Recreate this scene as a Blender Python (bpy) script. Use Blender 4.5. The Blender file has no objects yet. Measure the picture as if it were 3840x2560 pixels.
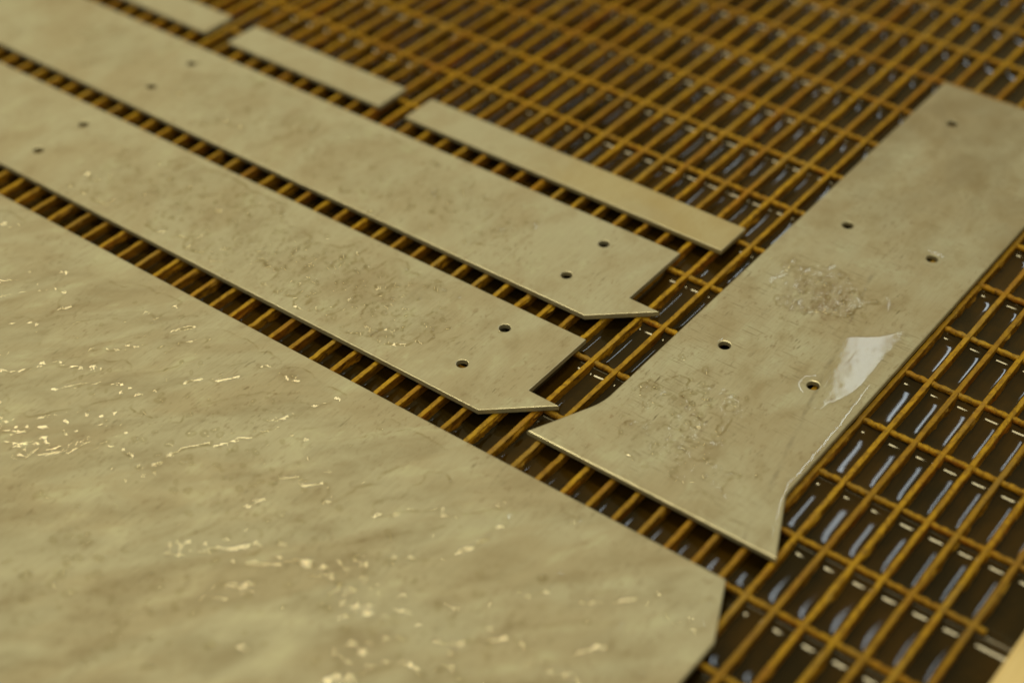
import bpy, bmesh, math, random
import numpy as np
from mathutils import Matrix, Vector

random.seed(7)
rng = np.random.default_rng(11)
sc = bpy.context.scene
COL = sc.collection
MM = 0.001

# ------------------------------------------------------------------ camera
cam_data = bpy.data.cameras.new('camera')
cam = bpy.data.objects.new('camera', cam_data)
COL.objects.link(cam)
right = Vector((0.79330, 0.60873, -0.01073))
down = Vector((0.38579, -0.51625, -0.76462))
fwd = Vector((-0.47099, 0.60244, -0.64439))
up, back = -down, -fwd
loc = Vector((0.48771, -1.56328, 1.15422))
cam.matrix_world = Matrix(((right.x, up.x, back.x, loc.x), (right.y, up.y, back.y, loc.y),
                           (right.z, up.z, back.z, loc.z), (0, 0, 0, 1)))
cam_data.sensor_width = 36.0
cam_data.lens = 6270.05 / 3840 * 36.0
cam_data.clip_start = 0.05
cam_data.clip_end = 50
cam_data.dof.use_dof = True
cam_data.dof.focus_distance = 1.752
cam_data.dof.aperture_fstop = 1.45
sc.camera = cam

# ------------------------------------------------------------------ world, lamps, exposure
world = bpy.data.worlds.new('World')
sc.world = world
world.use_nodes = True
bg = world.node_tree.nodes['Background']
bg.inputs['Color'].default_value = (1.0, 0.84, 0.40, 1)
bg.inputs['Strength'].default_value = 0.36


def area_lamp(name, loc, target, sx, sy, radiance, color):
    d = bpy.data.lights.new(name, 'AREA')
    d.shape = 'RECTANGLE'
    d.size, d.size_y = sx, sy
    d.energy = radiance * math.pi * sx * sy
    d.color = color
    o = bpy.data.objects.new(name, d)
    COL.objects.link(o)
    o.location = loc
    v = Vector(target) - Vector(loc)
    o.rotation_euler = v.to_track_quat('-Z', 'Y').to_euler()
    return o


WARM = (1.0, 0.85, 0.46)
for lx in (-0.35, -1.6, -2.85):
    area_lamp('ceiling_lamp', (lx, 0.15, 2.6), (lx, 0.15, 0), 0.48, 0.40, 31, WARM)
for lx in (0.6, -0.6, -1.8):
    area_lamp('ceiling_lamp', (lx, -2.3, 2.6), (lx, -2.3, 0), 1.0, 0.30, 6, WARM)
area_lamp('window_light', (-1.19, 2.5, 2.80), (-0.1, -0.3, 0), 0.135, 1.05, 12.0, (0.80, 0.93, 1.0))

sc.view_settings.view_transform = 'Standard'
sc.view_settings.look = 'None'
sc.view_settings.exposure = 0.08
sc.view_settings.gamma = 1.0
sc.view_settings.use_curve_mapping = False
sc.render.engine = 'CYCLES'
sc.cycles.use_denoising = True
sc.cycles.max_bounces = 8
sc.cycles.transparent_max_bounces = 12
sc.cycles.sample_clamp_indirect = 6.0


# ------------------------------------------------------------------ helpers
def tag(o, label=None, cat=None, group=None, kind=None):
    for k, v in (('label', label), ('category', cat), ('group', group), ('kind', kind)):
        if v:
            o[k] = v
    return o


def link(name, me, mat=None, parent=None):
    o = bpy.data.objects.new(name, me)
    COL.objects.link(o)
    if mat is not None and not me.materials:
        me.materials.append(mat)
    if parent is not None:
        o.parent = parent
    return o


def np_mesh(name, verts, quads, smooth=True):
    me = bpy.data.meshes.new(name)
    verts = np.asarray(verts, dtype=np.float32)
    quads = np.asarray(quads, dtype=np.int32)
    k = quads.shape[1]
    me.vertices.add(len(verts))
    me.vertices.foreach_set('co', verts.ravel())
    me.loops.add(quads.size)
    me.loops.foreach_set('vertex_index', quads.ravel())
    me.polygons.add(len(quads))
    me.polygons.foreach_set('loop_start', np.arange(len(quads), dtype=np.int32) * k)
    me.polygons.foreach_set('loop_total', np.full(len(quads), k, dtype=np.int32))
    me.polygons.foreach_set('use_smooth', np.full(len(quads), smooth))
    me.update(calc_edges=True)
    me.validate()
    return me


def grid_quads(nx, ny):
    i, j = np.meshgrid(np.arange(nx - 1), np.arange(ny - 1), indexing='ij')
    a = (i * ny + j).ravel()
    return np.stack([a, a + ny, a + ny + 1, a + 1], 1)


def vnoise(x, y, seed=0):
    xi, yi = np.floor(x).astype(np.int64), np.floor(y).astype(np.int64)
    fx, fy = x - xi, y - yi
    fx, fy = fx * fx * fx * (fx * (fx * 6 - 15) + 10), fy * fy * fy * (fy * (fy * 6 - 15) + 10)

    def h(a, b):
        n = (a * 374761393 + b * 668265263 + seed * 1442695041) & 0xffffffff
        n = ((n ^ (n >> 13)) * 1274126177) & 0xffffffff
        n = ((n ^ (n >> 16)) * 2246822519) & 0xffffffff
        return ((n ^ (n >> 15)) & 0xffff) / 65535.0
    return ((h(xi, yi) * (1 - fx) + h(xi + 1, yi) * fx) * (1 - fy)
            + (h(xi, yi + 1) * (1 - fx) + h(xi + 1, yi + 1) * fx) * fy)


def fbm(x, y, seed=0, octaves=4):
    t, a, s = 0, 0.5, 0
    for o in range(octaves):
        t = t + a * vnoise(x * 2 ** o + 17.3 * o, y * 2 ** o - 9.1 * o, seed + o)
        s += a
        a *= 0.5
    return t / s


# ------------------------------------------------------------------ materials
def new_mat(name):
    m = bpy.data.materials.new(name)
    m.use_nodes = True
    nt = m.node_tree
    return m, nt, nt.nodes['Principled BSDF']


class G:
    """small node-graph helper"""
    def __init__(self, nt):
        self.nt = nt
        self.tc = nt.nodes.new('ShaderNodeTexCoord').outputs['Object']

    def put(self, sock, v):
        if isinstance(v, bpy.types.NodeSocket):
            self.nt.links.new(v, sock)
        else:
            sock.default_value = v

    def noise(self, scale=(1, 1, 1), detail=4, rough=0.55, offset=(0, 0, 0), dist=0.0, rot=0.0):
        mp = self.nt.nodes.new('ShaderNodeMapping')
        mp.inputs['Scale'].default_value = scale
        mp.inputs['Location'].default_value = offset
        src = self.tc
        if rot:
            vr = self.nt.nodes.new('ShaderNodeVectorRotate')
            vr.rotation_type = 'Z_AXIS'
            vr.inputs['Angle'].default_value = rot
            self.nt.links.new(src, vr.inputs['Vector'])
            src = vr.outputs[0]
        self.nt.links.new(src, mp.inputs['Vector'])
        n = self.nt.nodes.new('ShaderNodeTexNoise')
        n.inputs['Scale'].default_value = 1.0
        n.inputs['Detail'].default_value = detail
        n.inputs['Roughness'].default_value = rough
        n.inputs['Distortion'].default_value = dist
        self.nt.links.new(mp.outputs[0], n.inputs['Vector'])
        return n.outputs['Fac']

    def ramp(self, v, lo, hi, a=0.0, b=1.0):
        n = self.nt.nodes.new('ShaderNodeMapRange')
        n.interpolation_type = 'SMOOTHSTEP'
        self.put(n.inputs['Value'], v)
        n.inputs['From Min'].default_value, n.inputs['From Max'].default_value = lo, hi
        n.inputs['To Min'].default_value, n.inputs['To Max'].default_value = a, b
        return n.outputs['Result']

    def math(self, op, a, b=0.0):
        n = self.nt.nodes.new('ShaderNodeMath')
        n.operation = op
        self.put(n.inputs[0], a)
        self.put(n.inputs[1], b)
        return n.outputs[0]

    def mix(self, f, a, b):
        n = self.nt.nodes.new('ShaderNodeMix')
        n.data_type = 'RGBA'
        self.put(n.inputs[0], f)
        self.put(n.inputs[6], a)
        self.put(n.inputs[7], b)
        return n.outputs[2]

    def bump(self, h, strength, dist):
        n = self.nt.nodes.new('ShaderNodeBump')
        n.inputs['Strength'].default_value = strength
        n.inputs['Distance'].default_value = dist
        self.nt.links.new(h, n.inputs['Height'])
        return n.outputs[0]

    def sep(self):
        n = self.nt.nodes.new('ShaderNodeSeparateXYZ')
        self.nt.links.new(self.tc, n.inputs[0])
        return n.outputs


def c4(r, g, b):
    return (r, g, b, 1)


def plate_material(name, seed, scratch=False, dirt=1.0, warm=0.0, rot=0.0):
    m, nt, p = new_mat(name)
    g = G(nt)
    o = (seed * 3.1, seed * 1.7, 0)
    big = g.noise((6, 16, 1), 5, 0.58, o, 0.7, rot) if rot else g.noise((11, 8, 1), 5, 0.58, o, 0.5)
    blot = (g.noise((14, 30, 1), 8, 0.60, (o[0] + 5, o[1], 0), 0.4, rot) if rot
            else g.noise((30, 19, 1), 8, 0.62, (o[0] + 5, o[1], 0), 0.3))
    speck = g.noise((190, 80, 1), 4, 0.65, (o[0] + 1, o[1] + 2, 0))
    grain = g.noise((800, 22, 1), 3, 0.65, o)
    streak = g.noise((300, 44, 1), 5, 0.62, (o[0], o[1] + 7, 0), 0.3)
    smud = g.noise((15, 10, 1), 4, 0.6, (o[0] + 2, o[1] + 3, 0), 0.7)
    col = g.mix(g.ramp(big, 0.38, 0.64), c4(0.385, 0.385, 0.335), c4(0.345, 0.322, 0.262))
    col = g.mix(g.ramp(blot, 0.48, 0.72, 0, 0.50 * dirt), col, c4(0.265, 0.225, 0.160))
    col = g.mix(g.ramp(blot, 0.45, 0.30, 0, 0.60), col, c4(0.425, 0.450, 0.380))
    col = g.mix(g.math('MULTIPLY', g.ramp(speck, 0.54, 0.68), g.ramp(smud, 0.40, 0.62, 0.10, 0.55 * dirt)), col, c4(0.20, 0.15, 0.095))
    st = g.math('MULTIPLY', g.ramp(streak, 0.60, 0.72), g.ramp(smud, 0.44, 0.62, 0.10, 0.85 * dirt))
    col = g.mix(st, col, c4(0.105, 0.080, 0.048))
    col = g.mix(g.ramp(grain, 0.42, 0.66, 0.0, 0.30), col, c4(0.26, 0.245, 0.20))
    if scratch:
        s = g.sep()
        t = g.math('ADD', g.math('MULTIPLY', g.math('ADD', s[1], 0.18), -0.223), -0.095)
        wob = g.math('MULTIPLY', g.math('SUBTRACT', g.noise((0, 22, 0), 3), 0.5), 0.010)
        dx = g.math('ABSOLUTE', g.math('SUBTRACT', g.math('SUBTRACT', s[0], t), wob))
        line = g.ramp(dx, 0.0036, 0.0002)
        brk = g.ramp(g.noise((30, 26, 0), 4, 0.6, (3, 9, 0)), 0.42, 0.66, 0.04, 0.55)
        lim = g.ramp(s[1], -0.13, -0.17)
        col = g.mix(g.math('MULTIPLY', g.math('MULTIPLY', line, brk), lim), col, c4(0.17, 0.155, 0.13))
        ds = g.math('ADD', g.math('POWER', g.math('DIVIDE', g.math('ADD', s[0], 0.128), 0.050), 2.0),
                    g.math('POWER', g.math('DIVIDE', g.math('ADD', s[1], 0.232), 0.046), 2.0))
        silt = g.math('MULTIPLY', g.ramp(ds, 1.0, 0.1), g.ramp(g.noise((60, 40, 1), 6, 0.65, (4, 4, 0)), 0.36, 0.62, 0.10, 0.5))
        col = g.mix(silt, col, c4(0.19, 0.135, 0.08))
        # faint cross-hatched handling marks at the far end
        hat = g.math('MULTIPLY', g.ramp(g.noise((30, 420, 1), 3, 0.6), 0.55, 0.72),
                     g.ramp(g.noise((14, 14, 1), 2, 0.5, (8, 1, 0)), 0.38, 0.60, 0.10, 0.80))
        col = g.mix(hat, col, c4(0.19, 0.165, 0.115))
        far_tone = g.math('MULTIPLY', g.ramp(s[1], -0.20, 0.12), g.ramp(g.noise((13, 9, 1), 6, 0.62, (2, 5, 0), 0.6), 0.30, 0.66, 0.10, 0.75))  # patchy darker tone, growing towards the far end
        col = g.mix(far_tone, col, c4(0.215, 0.185, 0.13))
    if warm:
        yel = g.math('MULTIPLY', g.ramp(g.sep()[0], -0.62, -0.42), g.ramp(g.noise((9, 14, 1), 3, 0.5), 0.3, 0.6, 0.2, warm))
        col = g.mix(yel, col, c4(0.40, 0.315, 0.13))
    nt.links.new(col, p.inputs['Base Color'])
    p.inputs['Metallic'].default_value = 0.30
    g.put(p.inputs['Roughness'], g.ramp(blot, 0.3, 0.7, 0.50, 0.66))
    p.inputs['Specular IOR Level'].default_value = 0.35
    h = g.math('ADD', grain, g.math('MULTIPLY', streak, 0.6))
    nt.links.new(g.bump(h, 0.30, 0.0002), p.inputs['Normal'])
    return m


def rust_material(name, seed):
    m, nt, p = new_mat(name)
    g = G(nt)
    g.tc = nt.nodes.new('ShaderNodeNewGeometry').outputs['Position']
    geo = nt.nodes.new('ShaderNodeNewGeometry')
    rnd = nt.nodes.new('ShaderNodeObjectInfo').outputs['Random']
    a = g.noise((70, 22, 90), 5, 0.65, (seed, 0, 0), 0.8)
    b = g.noise((240, 90, 240), 4, 0.65, (0, seed, 0), 0.6)
    c = g.noise((18, 10, 18), 3, 0.55, (seed, 4, 0), 0.5)
    col = g.mix(g.ramp(a, 0.34, 0.62), c4(0.16, 0.075, 0.008), c4(0.42, 0.225, 0.011))
    col = g.mix(g.ramp(c, 0.50, 0.68, 0, 0.75), col, c4(0.32, 0.105, 0.008))
    col = g.mix(g.ramp(b, 0.50, 0.66, 0, 0.8), col, c4(0.040, 0.020, 0.007))
    sx = nt.nodes.new('ShaderNodeSeparateXYZ')
    nt.links.new(geo.outputs['Normal'], sx.inputs[0])
    col = g.mix(g.ramp(rnd, 0.2, 1.0, 0, 0.45), col, c4(0.13, 0.058, 0.007))
    upf = g.ramp(sx.outputs[2], 0.55, 0.9)          # silt settles on faces that look up
    silt = g.mix(g.ramp(b, 0.42, 0.60), c4(0.43, 0.275, 0.010), c4(0.25, 0.150, 0.008))
    silt = g.mix(g.ramp(c, 0.52, 0.36, 0, 0.55), silt, c4(0.27, 0.20, 0.065))
    silt = g.mix(g.ramp(rnd, 0.0, 1.0, 0, 0.5), silt, c4(0.19, 0.105, 0.010))
    silt = g.mix(g.ramp(g.noise((9, 6, 9), 4, 0.6, (seed, 1, 3)), 0.48, 0.66, 0, 0.6), silt, c4(0.23, 0.095, 0.008))
    col = g.mix(g.math('MULTIPLY', upf, 0.85), col, silt)
    nt.links.new(col, p.inputs['Base Color'])
    p.inputs['Roughness'].default_value = 0.50
    p.inputs['Specular IOR Level'].default_value = 0.2
    h = g.math('ADD', b, g.math('MULTIPLY', a, 0.6))
    nt.links.new(g.bump(h, 0.7, 0.0012), p.inputs['Normal'])
    return m


def tank_water_material():
    m, nt, p = new_mat('murky_tank_water')
    g = G(nt)
    n = g.noise((14, 9, 1), 4, 0.6)
    nt.links.new(g.mix(g.ramp(n, 0.35, 0.65), c4(0.018, 0.012, 0.003), c4(0.042, 0.023, 0.003)), p.inputs['Base Color'])
    p.inputs['Roughness'].default_value = 0.055
    p.inputs['IOR'].default_value = 1.33
    return m


def clear_water_material(name, rim):
    m = bpy.data.materials.new(name)
    m.use_nodes = True
    nt = m.node_tree
    nt.nodes.remove(nt.nodes['Principled BSDF'])
    out = nt.nodes['Material Output']
    tr = nt.nodes.new('ShaderNodeBsdfTransparent')
    g = G(nt)
    geo = nt.nodes.new('ShaderNodeNewGeometry')
    sx = nt.nodes.new('ShaderNodeSeparateXYZ')
    nt.links.new(geo.outputs['Normal'], sx.inputs[0])
    # dark tint painted onto steep water rims, standing in for refraction shading
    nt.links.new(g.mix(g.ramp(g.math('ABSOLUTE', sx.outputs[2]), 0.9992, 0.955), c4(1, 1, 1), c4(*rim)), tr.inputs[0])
    gl = nt.nodes.new('ShaderNodeBsdfGlossy')
    gl.inputs['Roughness'].default_value = 0.02
    dt = nt.nodes.new('ShaderNodeVectorMath')       # Schlick reflectance of a water surface, same from both sides
    dt.operation = 'DOT_PRODUCT'
    nt.links.new(geo.outputs['Normal'], dt.inputs[0])
    nt.links.new(geo.outputs['Incoming'], dt.inputs[1])
    c = g.math('SUBTRACT', 1.0, g.math('ABSOLUTE', dt.outputs['Value']))
    fr = g.math('ADD', g.math('MULTIPLY', g.math('POWER', c, 5.0), 0.98), 0.02)
    mx = nt.nodes.new('ShaderNodeMixShader')
    nt.links.new(fr, mx.inputs[0])
    nt.links.new(tr.outputs[0], mx.inputs[1])
    nt.links.new(gl.outputs[0], mx.inputs[2])
    nt.links.new(mx.outputs[0], out.inputs['Surface'])
    return m


def rim_material():
    m, nt, p = new_mat('cream_rim')
    g = G(nt)
    n = g.noise((60, 6, 40), 4, 0.6)
    nt.links.new(g.mix(g.ramp(n, 0.35, 0.7), c4(0.72, 0.60, 0.36), c4(0.55, 0.43, 0.22)), p.inputs['Base Color'])
    p.inputs['Roughness'].default_value = 0.5
    return m


RUST = [rust_material('rusty_steel_%d' % k, 3.7 * k) for k in range(3)]
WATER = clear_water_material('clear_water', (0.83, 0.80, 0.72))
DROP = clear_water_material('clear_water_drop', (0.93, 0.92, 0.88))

# ------------------------------------------------------------------ grating dimensions (bar pitch 30 mm, rod pitch 91 mm)
PX, PY = 0.030, 0.0911
J0, J1 = -50, 7
I0, I1 = -8, 12           # rod i lies at y = -i*PY
BAR_T = 0.0027            # half thickness of a bar
ROD_Z, ROD_R = -0.0042, 0.0039
LEVEL = -0.0130           # water level below the bar tops

# ------------------------------------------------------------------ tank water with a meniscus at every bar and rod
fx = np.array([0, 0.5, 1.2, 2.0, 3.1, 4.6, 7.0, 10.0, 12.3]) * MM + BAR_T
xs = [-2.6]
for j in range(J0, J1):
    x0 = j * PX
    xs += [x0] + list(x0 + fx) + list(x0 + PX - fx[::-1][1:])
xs += [J1 * PX] + list(J1 * PX + fx) + [0.252]
fy = np.array([0, 0.9, 1.7, 2.4, 3.1, 3.8, 4.5, 5.2, 6.2, 8.0, 11.0, 16.0, 26.0]) * MM + 0.0031
ys = [-1.45]
for i in range(I1, I0, -1):
    y0 = -i * PY
    ys += [y0] + list(y0 + fy) + [y0 + PY / 2] + list(y0 + PY - fy[::-1])
ys += [-I0 * PY, 1.7]
xs, ys = np.array(xs), np.array(ys)
dx = np.abs(xs / PX - np.round(xs / PX)) * PX - BAR_T
dy = np.abs(ys / PY - np.round(ys / PY)) * PY - 0.0031
dx = np.where(xs < J0 * PX, 0.012, np.maximum(dx, 0))
dx = np.where(xs > J1 * PX + 0.011, 0.012, dx)
dy = np.where((ys < -I1 * PY - .02) | (ys > -I0 * PY + .02), 0.03, np.maximum(dy, 0))
hx = 1.7 * MM * np.exp(-dx / 0.0018)
hp = 0.50 * MM * ((0.0123 - np.minimum(dx, 0.0123)) / 0.0123) ** 2
hy = 5.4 * MM * np.exp(-dy / 0.0058) + 0.30 * MM * ((0.042 - np.minimum(dy, 0.042)) / 0.042) ** 2
fade = np.clip((dy - 0.005) / 0.016, 0, 1)
fade = fade * fade * (3 - 2 * fade)
X, Y = np.meshgrid(xs, ys, indexing='ij')
ci, cj = np.floor(X / PX + 1e-6).astype(int) + 60, np.floor(Y / PY + 1e-6).astype(int) + 30
cell = rng.random((3, 200, 80))                   # every cell's surface sags and leans a little differently
cu, cv = (X / PX) % 1 - 0.5, (Y / PY) % 1 - 0.5
lean = ((cell[0][ci, cj] - 0.5) * 0.030 * cu * PX + (cell[1][ci, cj] - 0.5) * 0.016 * cv * PY)
Z = (LEVEL + hx[:, None] + hp[:, None] * fade[None, :] * (0.45 + 1.1 * cell[2][ci, cj]) + hy[None, :]
     + lean * (np.abs(cv) < 0.49) * (np.abs(cu) < 0.49) + 0.16 * MM * (fbm(X * 38, Y * 22, 5, 2) - 0.5))
me = np_mesh('water', np.stack([X, Y, Z], -1).reshape(-1, 3), grid_quads(len(xs), len(ys)))
tag(link('water', me, tank_water_material()), kind='structure')

# ------------------------------------------------------------------ rusty grating: bearing bars and twisted cross rods
grating = bpy.data.objects.new('floor_grating', None)
COL.objects.link(grating)
tag(grating, 'rusty ochre steel bar grating over dark water, carrying the cut plates', 'grating')
levels = np.array([0.0, -0.4, -1.6, -3.2, -5.0, -7.0, -9.2, -12.0, -40.0]) * MM
NL = len(levels)


def bar_mesh(j):
    if j < 0:
        yy = np.concatenate([[-1.22, -1.0, -0.8], np.arange(-0.70, 0.62, 0.0045), [0.74]])
    else:
        yy = np.concatenate([np.arange(-1.22, 0.62, 0.0045), [0.74]])
    n = len(yy)
    x0 = j * PX
    worn = 0.9 * MM * fbm(yy * 160, np.full(n, j * 3.7), 21, 3) ** 1.5
    nick = vnoise(yy * 75, np.full(n, j * 7.3), 33)
    worn = worn + np.where(nick > 0.86, (nick - 0.86) / 0.14 * 1.7 * MM, 0)
    wob = 0.35 * MM * (fbm(yy * 9, np.full(n, j * 1.3), 41, 2) - 0.5)
    rows = []
    for side in (-1, 1):
        for k in range(NL):
            z = levels[k] - worn * (1 if k < 3 else 0)
            lump = fbm(yy * 70, np.full(n, j * 5.1 + side * 31 + levels[k] * 210), 51, 3)
            env = vnoise(yy * 14, np.full(n, j * 2.9 + side * 11), 61)
            out = np.clip(lump - 0.48, 0, 1) * np.clip((env - 0.35) * 2.2, 0, 1) * (7.0 * MM if 3 <= k <= 7 else 0.8 * MM)
            half = (BAR_T - 0.5 * MM if k == 0 else BAR_T) + 0.25 * MM * (lump - 0.5)
            rows.append(np.stack([x0 + wob + side * (half + out), yy, z], -1))
    rows = rows[:NL][::-1] + rows[NL:]          # bottom-left .. top-left, top-right .. bottom-right
    V = np.stack(rows, 0)                        # (2NL, n, 3)
    q = grid_quads(2 * NL, n)
    bottom = np.stack([np.arange(n - 1), np.arange(1, n), (2 * NL - 1) * n + np.arange(1, n), (2 * NL - 1) * n + np.arange(n - 1)], 1)
    me = np_mesh('bearing_bar', V.reshape(-1, 3), np.concatenate([q[:, ::-1], bottom[:, ::-1]]), smooth=False)
    return me


for j in range(J0, J1 + 1):
    link('bearing_bar', bar_mesh(j), RUST[j % 3], grating)


def rod_mesh():
    xx = np.arange(J0 * PX - 0.012, J1 * PX + 0.0125, 0.0026)
    n = len(xx)
    ring = 8
    V = np.zeros((ring, n, 3))
    for k in range(ring):
        a = 2 * math.pi * k / ring + xx * 2 * math.pi / 0.052
        r = ROD_R * (1.0 if k % 2 == 0 else 0.74) * (0.93 + 0.14 * fbm(xx * 150, np.full(n, k * 9.7), 71, 2))
        V[k] = np.stack([xx, r * np.cos(a), ROD_Z + r * np.sin(a)], -1)
    q = grid_quads(ring, n)
    wrap = np.stack([(ring - 1) * n + np.arange(n - 1), np.arange(n - 1), np.arange(1, n), (ring - 1) * n + np.arange(1, n)], 1)
    return np_mesh('cross_rod', V.reshape(-1, 3), np.concatenate([q, wrap])[:, ::-1], smooth=True)


rod_me = rod_mesh()
for i in range(I0, I1 + 1):
    r = link('cross_rod', rod_me, RUST[1], grating)
    r.location = (0, -i * PY, -0.0006 * ((i * 7) % 3) / 2)

# ------------------------------------------------------------------ tank rim in the near corner
bm = bmesh.new()
bmesh.ops.create_cube(bm, size=1)
bmesh.ops.scale(bm, vec=(0.12, 3.0, 0.10), verts=bm.verts)
bmesh.ops.translate(bm, vec=(0.31, 0.10, -0.046), verts=bm.verts)
bmesh.ops.bevel(bm, geom=list(bm.edges), offset=0.004, segments=3, affect='EDGES')
me = bpy.data.meshes.new('tank_rim')
bm.to_mesh(me)
bm.free()
tag(link('tank_rim', me, rim_material()), 'cream tank rim beside the end of the rusty grating', 'rim')

# ------------------------------------------------------------------ aluminium plates
T = 0.0062
TOP = T + 0.0002


def circle(cx, cy, r, n=40):
    return [(cx + r * math.cos(2 * math.pi * k / n), cy - r * math.sin(2 * math.pi * k / n)) for k in range(n)]


def arc(p0, p1, ctrl, n=10):
    return [((1 - t) ** 2 * p0[0] + 2 * t * (1 - t) * ctrl[0] + t * t * p1[0],
             (1 - t) ** 2 * p0[1] + 2 * t * (1 - t) * ctrl[1] + t * t * p1[1]) for t in [k / n for k in range(n + 1)]]


def plate(name, outline, holes, mat, label, bev=0.0008, group=None):
    cu = bpy.data.curves.new('outline', 'CURVE')
    cu.dimensions = '2D'
    cu.fill_mode = 'BOTH'
    cu.extrude = T / 2 - bev
    cu.bevel_depth = bev
    cu.bevel_resolution = 2
    cu.offset = -bev
    for pts in [outline] + holes:
        sp = cu.splines.new('POLY')
        sp.points.add(len(pts) - 1)
        for k, (x, y) in enumerate(pts):
            sp.points[k].co = (x * MM, y * MM, 0, 1)
        sp.use_cyclic_u = True
    tmp = bpy.data.objects.new('outline', cu)
    COL.objects.link(tmp)
    dg = bpy.context.evaluated_depsgraph_get()
    me = bpy.data.meshes.new_from_object(tmp.evaluated_get(dg))
    bpy.data.objects.remove(tmp)
    bpy.data.curves.remove(cu)
    me.name = name
    me.transform(Matrix.Translation((0, 0, TOP - T / 2)))
    me.materials.clear()
    me.materials.append(mat)
    me.materials.append(EDGE)
    for p in me.polygons:
        p.use_smooth = False
        p.material_index = 1 if 0.12 < p.normal.z < 0.97 else 0     # burnished cut edge
    o = link(name, me)
    return tag(o, label, 'metal plate', group)


R_H = 6.3
EDGE, ent, ep = new_mat('burnished_cut_edge')
eg = G(ent)
ent.links.new(eg.mix(eg.noise((80, 80, 80), 3), c4(0.60, 0.59, 0.52), c4(0.26, 0.25, 0.20)), ep.inputs['Base Color'])
ep.inputs['Metallic'].default_value = 0.9
ep.inputs['Roughness'].default_value = 0.36
strip_b = [(-293, -253), (-293, -354), (-253, -354.5), (-315, -408.5), (-1640, -408.5), (-1640, -253)]
strip_c = [(-290, -440), (-290, -541.5), (-251, -542), (-313, -596.5), (-1640, -596.5), (-1640, -440)]
# flanged plate: straight shank, corners flared at the near end
flange = ([(-219, 261), (-2.5, 261), (-2.5, -500)] + arc((-2.5, -507), (0.5, -519), (-2.5, -512.5), 4)[1:]
          + [(33, -591), (-255, -591)] + arc((-225, -524), (-219, -496), (-219, -511), 5))
sheet = [(9, -640), (39.5, -708), (39.5, -1260), (-1640, -1260), (-1640, -640)]
off1, off2, off3 = ([(-258, -168), (-258, -221), (-729, -221), (-729, -168)],
                    [(-772, -168), (-772, -221), (-1044, -221), (-1044, -168)],
                    [(-1088, -168), (-1088, -221), (-1640, -221), (-1640, -168)])
plate('notched_strip_plate', strip_b, [circle(x, y, R_H) for x in (-372.5, -1043) for y in (-290, -362.5)],
      plate_material('aluminium_far_strip', 1), 'long notched aluminium strip farther from the large sheet, along the short offcuts',
      group='long notched strips')
plate('notched_strip_plate', strip_c, [circle(x, y, R_H) for x in (-371, -1045) for y in (-477, -550)],
      plate_material('aluminium_near_strip', 2), 'wet long notched aluminium strip lying next to the large sheet',
      group='long notched strips')
plate('flanged_plate', flange, [circle(x, y, R_H) for x in (-167, -60) for y in (176, -92, -360)],
      plate_material('aluminium_flanged', 3, scratch=True, dirt=1.2), 'long drilled aluminium plate with flared foot and a white puddle reflection', bev=0.0015)
plate('sheet_plate', sheet, [], plate_material('aluminium_sheet', 4, dirt=1.0, rot=-0.93), 'large water-covered aluminium sheet with a clipped corner, nearest the camera')
plate('offcut_strip', off1, [], plate_material('aluminium_offcut', 5, dirt=0.5, warm=0.38), 'narrow aluminium offcut beside the flanged plate, nearest of three in line', group='narrow offcuts in one line')
plate('offcut_strip', off2, [], plate_material('aluminium_offcut', 6, dirt=0.5), 'short narrow aluminium offcut between the two others in its line', group='narrow offcuts in one line')
plate('offcut_strip', off3, [], plate_material('aluminium_offcut', 7, dirt=0.5), 'narrow aluminium offcut at the top edge of the picture, farthest of three', group='narrow offcuts in one line')


# ------------------------------------------------------------------ water lying on the plates
def film(name, box, step, region, seed, H, label, rot=0.0, wd=0.085, nscale=(46, 32), ripple=0.45, bite=1.0, bias=0.50):
    x = np.arange(box[0], box[1], step) * MM
    y = np.arange(box[2], box[3], step) * MM
    X, Y = np.meshgrid(x, y, indexing='ij')
    U, W = X * math.cos(rot) + Y * math.sin(rot), Y * math.cos(rot) - X * math.sin(rot)
    n = fbm(U * nscale[0] + 0.8 * fbm(X * 30, Y * 30, seed + 9, 2), W * nscale[1], seed, 4)
    m = region(X / MM, Y / MM) + bite * (n - bias)
    h = H * np.tanh(np.maximum(m, 0) / wd)
    rp = (fbm(X * 150, Y * 105, seed + 3, 3) - 0.5) + 0.7 * (fbm(X * 45, Y * 22, seed + 5, 2) - 0.5)
    h = h * (1 + ripple / H * rp * 2.0 * np.clip(m / 0.1, 0, 1))
    h = np.maximum(h, 0)
    V = np.stack([X, Y, TOP + 0.00005 + h * MM], -1).reshape(-1, 3)
    q = grid_quads(len(x), len(y))
    keep = (h.ravel()[q] > 0.0).sum(1) >= 2
    q = q[keep]
    used, inv = np.unique(q, return_inverse=True)
    me = np_mesh(name, V[used], inv.reshape(-1, 4))
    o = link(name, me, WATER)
    return tag(o, label, 'water', kind='stuff')


def ell(X, Y, items):
    """soft union of ellipses (cx, cy, rx, ry) -> about +0.35 inside, falling outside"""
    r = np.full(X.shape, -2.0)
    for cx, cy, rx, ry in items:
        d = ((X - cx) / rx) ** 2 + ((Y - cy) / ry) ** 2
        r = np.maximum(r, 0.30 - 0.55 * np.maximum(d - 0.35, 0))
    return r


def inside(X, Y, x0, x1, y0, y1, w=9.0):
    d = np.minimum(np.minimum(X - x0, x1 - X), np.minimum(Y - y0, y1 - Y))
    return np.minimum(d / w * 0.4 - 0.45, 0)


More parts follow.
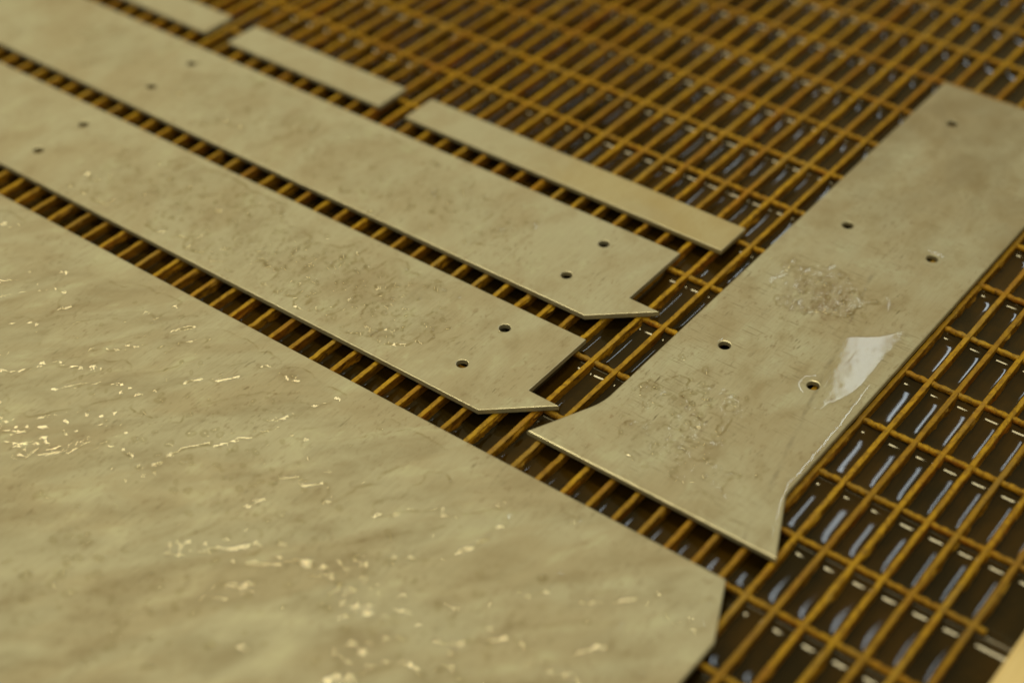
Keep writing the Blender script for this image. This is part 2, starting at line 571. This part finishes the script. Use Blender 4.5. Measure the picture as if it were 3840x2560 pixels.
film('water_film', (-960, -400, -594, -442), 1.3,
     lambda X, Y: ell(X, Y, [(-560, -520, 160, 85), (-760, -510, 200, 80), (-920, -540, 80, 50), (-470, -545, 60, 40)]) - 0.08
     + inside(X, Y, -2000, -300, -590, -446), 101, 0.95, 'rippled water film on the strip next to the large sheet', ripple=1.25)
film('water_film', (-1250, -420, -406, -256), 1.6,
     lambda X, Y: ell(X, Y, [(-650, -330, 220, 70), (-900, -325, 150, 65), (-1160, -320, 80, 60), (-500, -345, 60, 40)]) - 0.14
     + inside(X, Y, -2000, -300, -402, -259), 131, 0.8, 'thin water film on the strip along the offcuts', ripple=1.1)
film('water_film', (-1030, 36, -1150, -645), 1.7,
     lambda X, Y: -0.05 + inside(X, Y, -3000, 36, -3000, -646, 14) + 0.12 * np.clip((-700 - Y) / 200, 0, 1)
     - 0.7 * np.exp(-((X + 500) / 330) ** 2 - ((Y + 1060) / 130) ** 2), 161, 0.75,
     'broad wrinkled water film on the large sheet', rot=0.93, nscale=(14, 29), ripple=0.5, wd=0.055)

# --- water on the flanged plate: the flat puddle that mirrors the window, and the beaded patches
poly = np.array([(-76, -272), (-62, -262), (-45, -250), (-24, -219), (-19, -240), (-17, -300), (-17, -330), (-20, -352), (-34, -385),
                 (-41, -400), (-50, -384), (-56, -350), (-64, -315)])


def sdf_poly(X, Y, P):
    d = np.full(X.shape, 1e9)
    ins = np.zeros(X.shape, bool)
    for a, b in zip(P, np.roll(P, -1, 0)):
        e = b - a
        wx, wy = X - a[0], Y - a[1]
        t = np.clip((wx * e[0] + wy * e[1]) / (e @ e), 0, 1)
        d = np.minimum(d, np.hypot(wx - t * e[0], wy - t * e[1]))
        c = ((a[1] <= Y) & (b[1] > Y)) | ((b[1] <= Y) & (a[1] > Y))
        xi = a[0] + (Y - a[1]) / (e[1] if abs(e[1]) > 1e-9 else 1e-9) * e[0]
        ins ^= c & (X < xi)
    return np.where(ins, d, -d)


film('puddle', (-85, -10, -410, -212), 1.0,
     lambda X, Y: np.clip((sdf_poly(X, Y, poly) + (3.0 + 16 * np.clip((-345 - Y) / 40, 0, 1)) * (fbm(X / 12, Y / 16, 77, 4) - 0.5)) / 4.0, -1, 1),
     171, 0.42, 'flat puddle mirroring white light on the drilled flanged plate', wd=0.45, bite=0.0, ripple=0.03)
film('water_film', (-210, -60, -290, -150), 1.2,
     lambda X, Y: ell(X, Y, [(-135, -217, 62, 50)]) - 0.06, 181, 0.75, 'beaded water patch in the middle of the flanged plate',
     nscale=(60, 50), ripple=1.0)
film('water_film', (-225, 20, -585, -420), 1.2,
     lambda X, Y: ell(X, Y, [(-150, -460, 55, 45), (-120, -530, 90, 40)]) - 0.14, 191, 0.75, 'beaded water patch on the flared foot of the plate', nscale=(55, 45), ripple=0.7)


def bead_line(pts, w, h):
    """a low rounded ridge of water along a polyline; returns verts, quads"""
    pts = np.array(pts, float)
    seg = np.r_[0, np.cumsum(np.hypot(*np.diff(pts, axis=0).T))]
    t = np.linspace(0, seg[-1], max(8, int(seg[-1] / 1.2)))
    x, y = np.interp(t, seg, pts[:, 0]), np.interp(t, seg, pts[:, 1])
    for _ in range(4):
        x[1:-1] = (x[:-2] + 2 * x[1:-1] + x[2:]) / 4
        y[1:-1] = (y[:-2] + 2 * y[1:-1] + y[2:]) / 4
    tx, ty = np.gradient(x), np.gradient(y)
    L = np.hypot(tx, ty)
    nx, ny = -ty / L, tx / L
    prof = np.sin(np.pi * np.linspace(0, 1, len(t))) ** 0.5
    prof *= 0.75 + 0.5 * vnoise(t / 6, t * 0 + w * 9, 5)
    us = np.linspace(-1, 1, 9)
    V = np.stack([np.stack([x + nx * u * w * prof, y + ny * u * w * prof,
                            h * prof * (1 - u * u)], -1) for u in us], 0)
    V[..., :2] *= MM
    V[..., 2] = TOP + 0.00004 + V[..., 2] * MM
    return V.reshape(-1, 3), grid_quads(9, len(t))[:, ::-1]


def ring(cx, cy, r, a0, a1):
    return [(cx + r * math.cos(math.radians(a)), cy + r * math.sin(math.radians(a))) for a in np.linspace(a0, a1, 14)]


def join(parts):
    vs, qs, off = [], [], 0
    for v, q in parts:
        vs.append(v)
        qs.append(q + off)
        off += len(v)
    return np.concatenate(vs), np.concatenate(qs)


beads = [bead_line(ring(-60, -360, 16, 100, 270), 6.5, 0.46),
         bead_line(ring(-60, -92, 15, 40, 140), 5.5, 0.32),
         bead_line(ring(-167, -360, 14, 120, 200), 5.0, 0.30),
         bead_line([(-14, -322), (-12, -350), (-9.5, -400), (-9, -450), (-9.5, -500), (-4, -522), (7, -550), (16, -576)], 7.0, 0.34),
         bead_line([(-203, -252), (-196, -240), (-184, -222), (-176, -212)], 7.0, 0.48),
         bead_line([(-172, -202), (-159, -186)], 7.0, 0.48), bead_line([(-152, -182), (-139, -166)], 7.0, 0.48),
         bead_line([(-72, -181), (-61, -191), (-56, -206)], 6.5, 0.46),
         bead_line([(-200, -405), (-205, -425), (-198, -445)], 5.5, 0.30)]
v, q = join(beads)
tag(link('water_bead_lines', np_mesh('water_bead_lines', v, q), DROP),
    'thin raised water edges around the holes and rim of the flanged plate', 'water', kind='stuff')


def droplets(name, spots, label):
    us = np.linspace(0, 1, 5)[1:]
    n = 10
    parts = []
    for x, y, r, h, sq, rot in spots:
        ring_v = [(0, 0, 1.0)]
        for u in us:
            for k in range(n):
                a = 2 * math.pi * k / n
                ring_v.append((u * math.cos(a), u * math.sin(a) * sq, 1 - u * u))
        v = np.array(ring_v)
        wob = 1 + 0.18 * np.sin(np.arctan2(v[:, 1], v[:, 0]) * 2 + x) + 0.1 * np.sin(np.arctan2(v[:, 1], v[:, 0]) * 3 + y)
        px, py = v[:, 0] * r * wob, v[:, 1] * r * wob
        c, s = math.cos(rot), math.sin(rot)
        V = np.stack([(x + px * c - py * s) * MM, (y + px * s + py * c) * MM, TOP + 0.00004 + v[:, 2] * h * MM], -1)
        q = []
        for k in range(n):
            k2 = (k + 1) % n
            q.append((0, 1 + k, 1 + k2))
            for w in range(len(us) - 1):
                b = 1 + w * n
                q.append((b + k, b + n + k, b + n + k2))
                q.append((b + k, b + n + k2, b + k2))
        parts.append((V, np.array(q)))
    v, q = join(parts)
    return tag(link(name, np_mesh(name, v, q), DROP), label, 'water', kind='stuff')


def scatter(n, cx, cy, sx, sy, rmin, rmax, box):
    out = []
    while len(out) < n:
        x, y = random.gauss(cx, sx), random.gauss(cy, sy)
        if box[0] < x < box[1] and box[2] < y < box[3]:
            r = 1.5 * (rmin + (rmax - rmin) * random.random() ** 1.8)
            out.append((x, y, r, r * random.uniform(0.20, 0.32), random.uniform(0.55, 1.0), random.uniform(0, 3.14)))
    return out


BC, BB, BE, BD = (-1400, -300, -592, -444), (-1400, -300, -404, -257), (-1050, 32, -1180, -648), (-210, 0, -582, 240)
droplets('water_droplets', scatter(150, -570, -525, 75, 36, 0.9, 3.6, BC) + scatter(130, -760, -520, 90, 38, 0.9, 3.6, BC)
         + scatter(30, -980, -480, 60, 30, 1, 3, BC), 'small water droplets on the strip next to the large sheet')
droplets('water_droplets', scatter(90, -560, -345, 80, 32, 0.9, 3.4, BB) + scatter(90, -880, -330, 140, 35, 1, 3.4, BB),
         'small water droplets on the strip along the offcuts')
droplets('water_droplets', scatter(120, -480, -810, 90, 45, 1.0, 4.0, BE) + scatter(110, -260, -860, 90, 50, 1.0, 4.2, BE)
         + scatter(60, -640, -730, 90, 30, 0.9, 3.0, BE) + scatter(80, -450, -1000, 60, 40, 1.4, 4.6, BE)
         + scatter(50, -100, -850, 60, 50, 1, 3.6, BE) + scatter(40, -200, -1000, 80, 40, 1, 4, BE), 'scattered water droplets on the large sheet')
droplets('water_droplets', scatter(95, -132, -222, 28, 24, 0.9, 3.6, BD) + scatter(40, -155, -455, 26, 24, 1, 4, BD)
         + scatter(45, -110, -525, 45, 22, 1, 4, BD) + scatter(8, -80, -200, 15, 10, 1, 2.6, BD), 'water droplets in patches on the flanged plate')
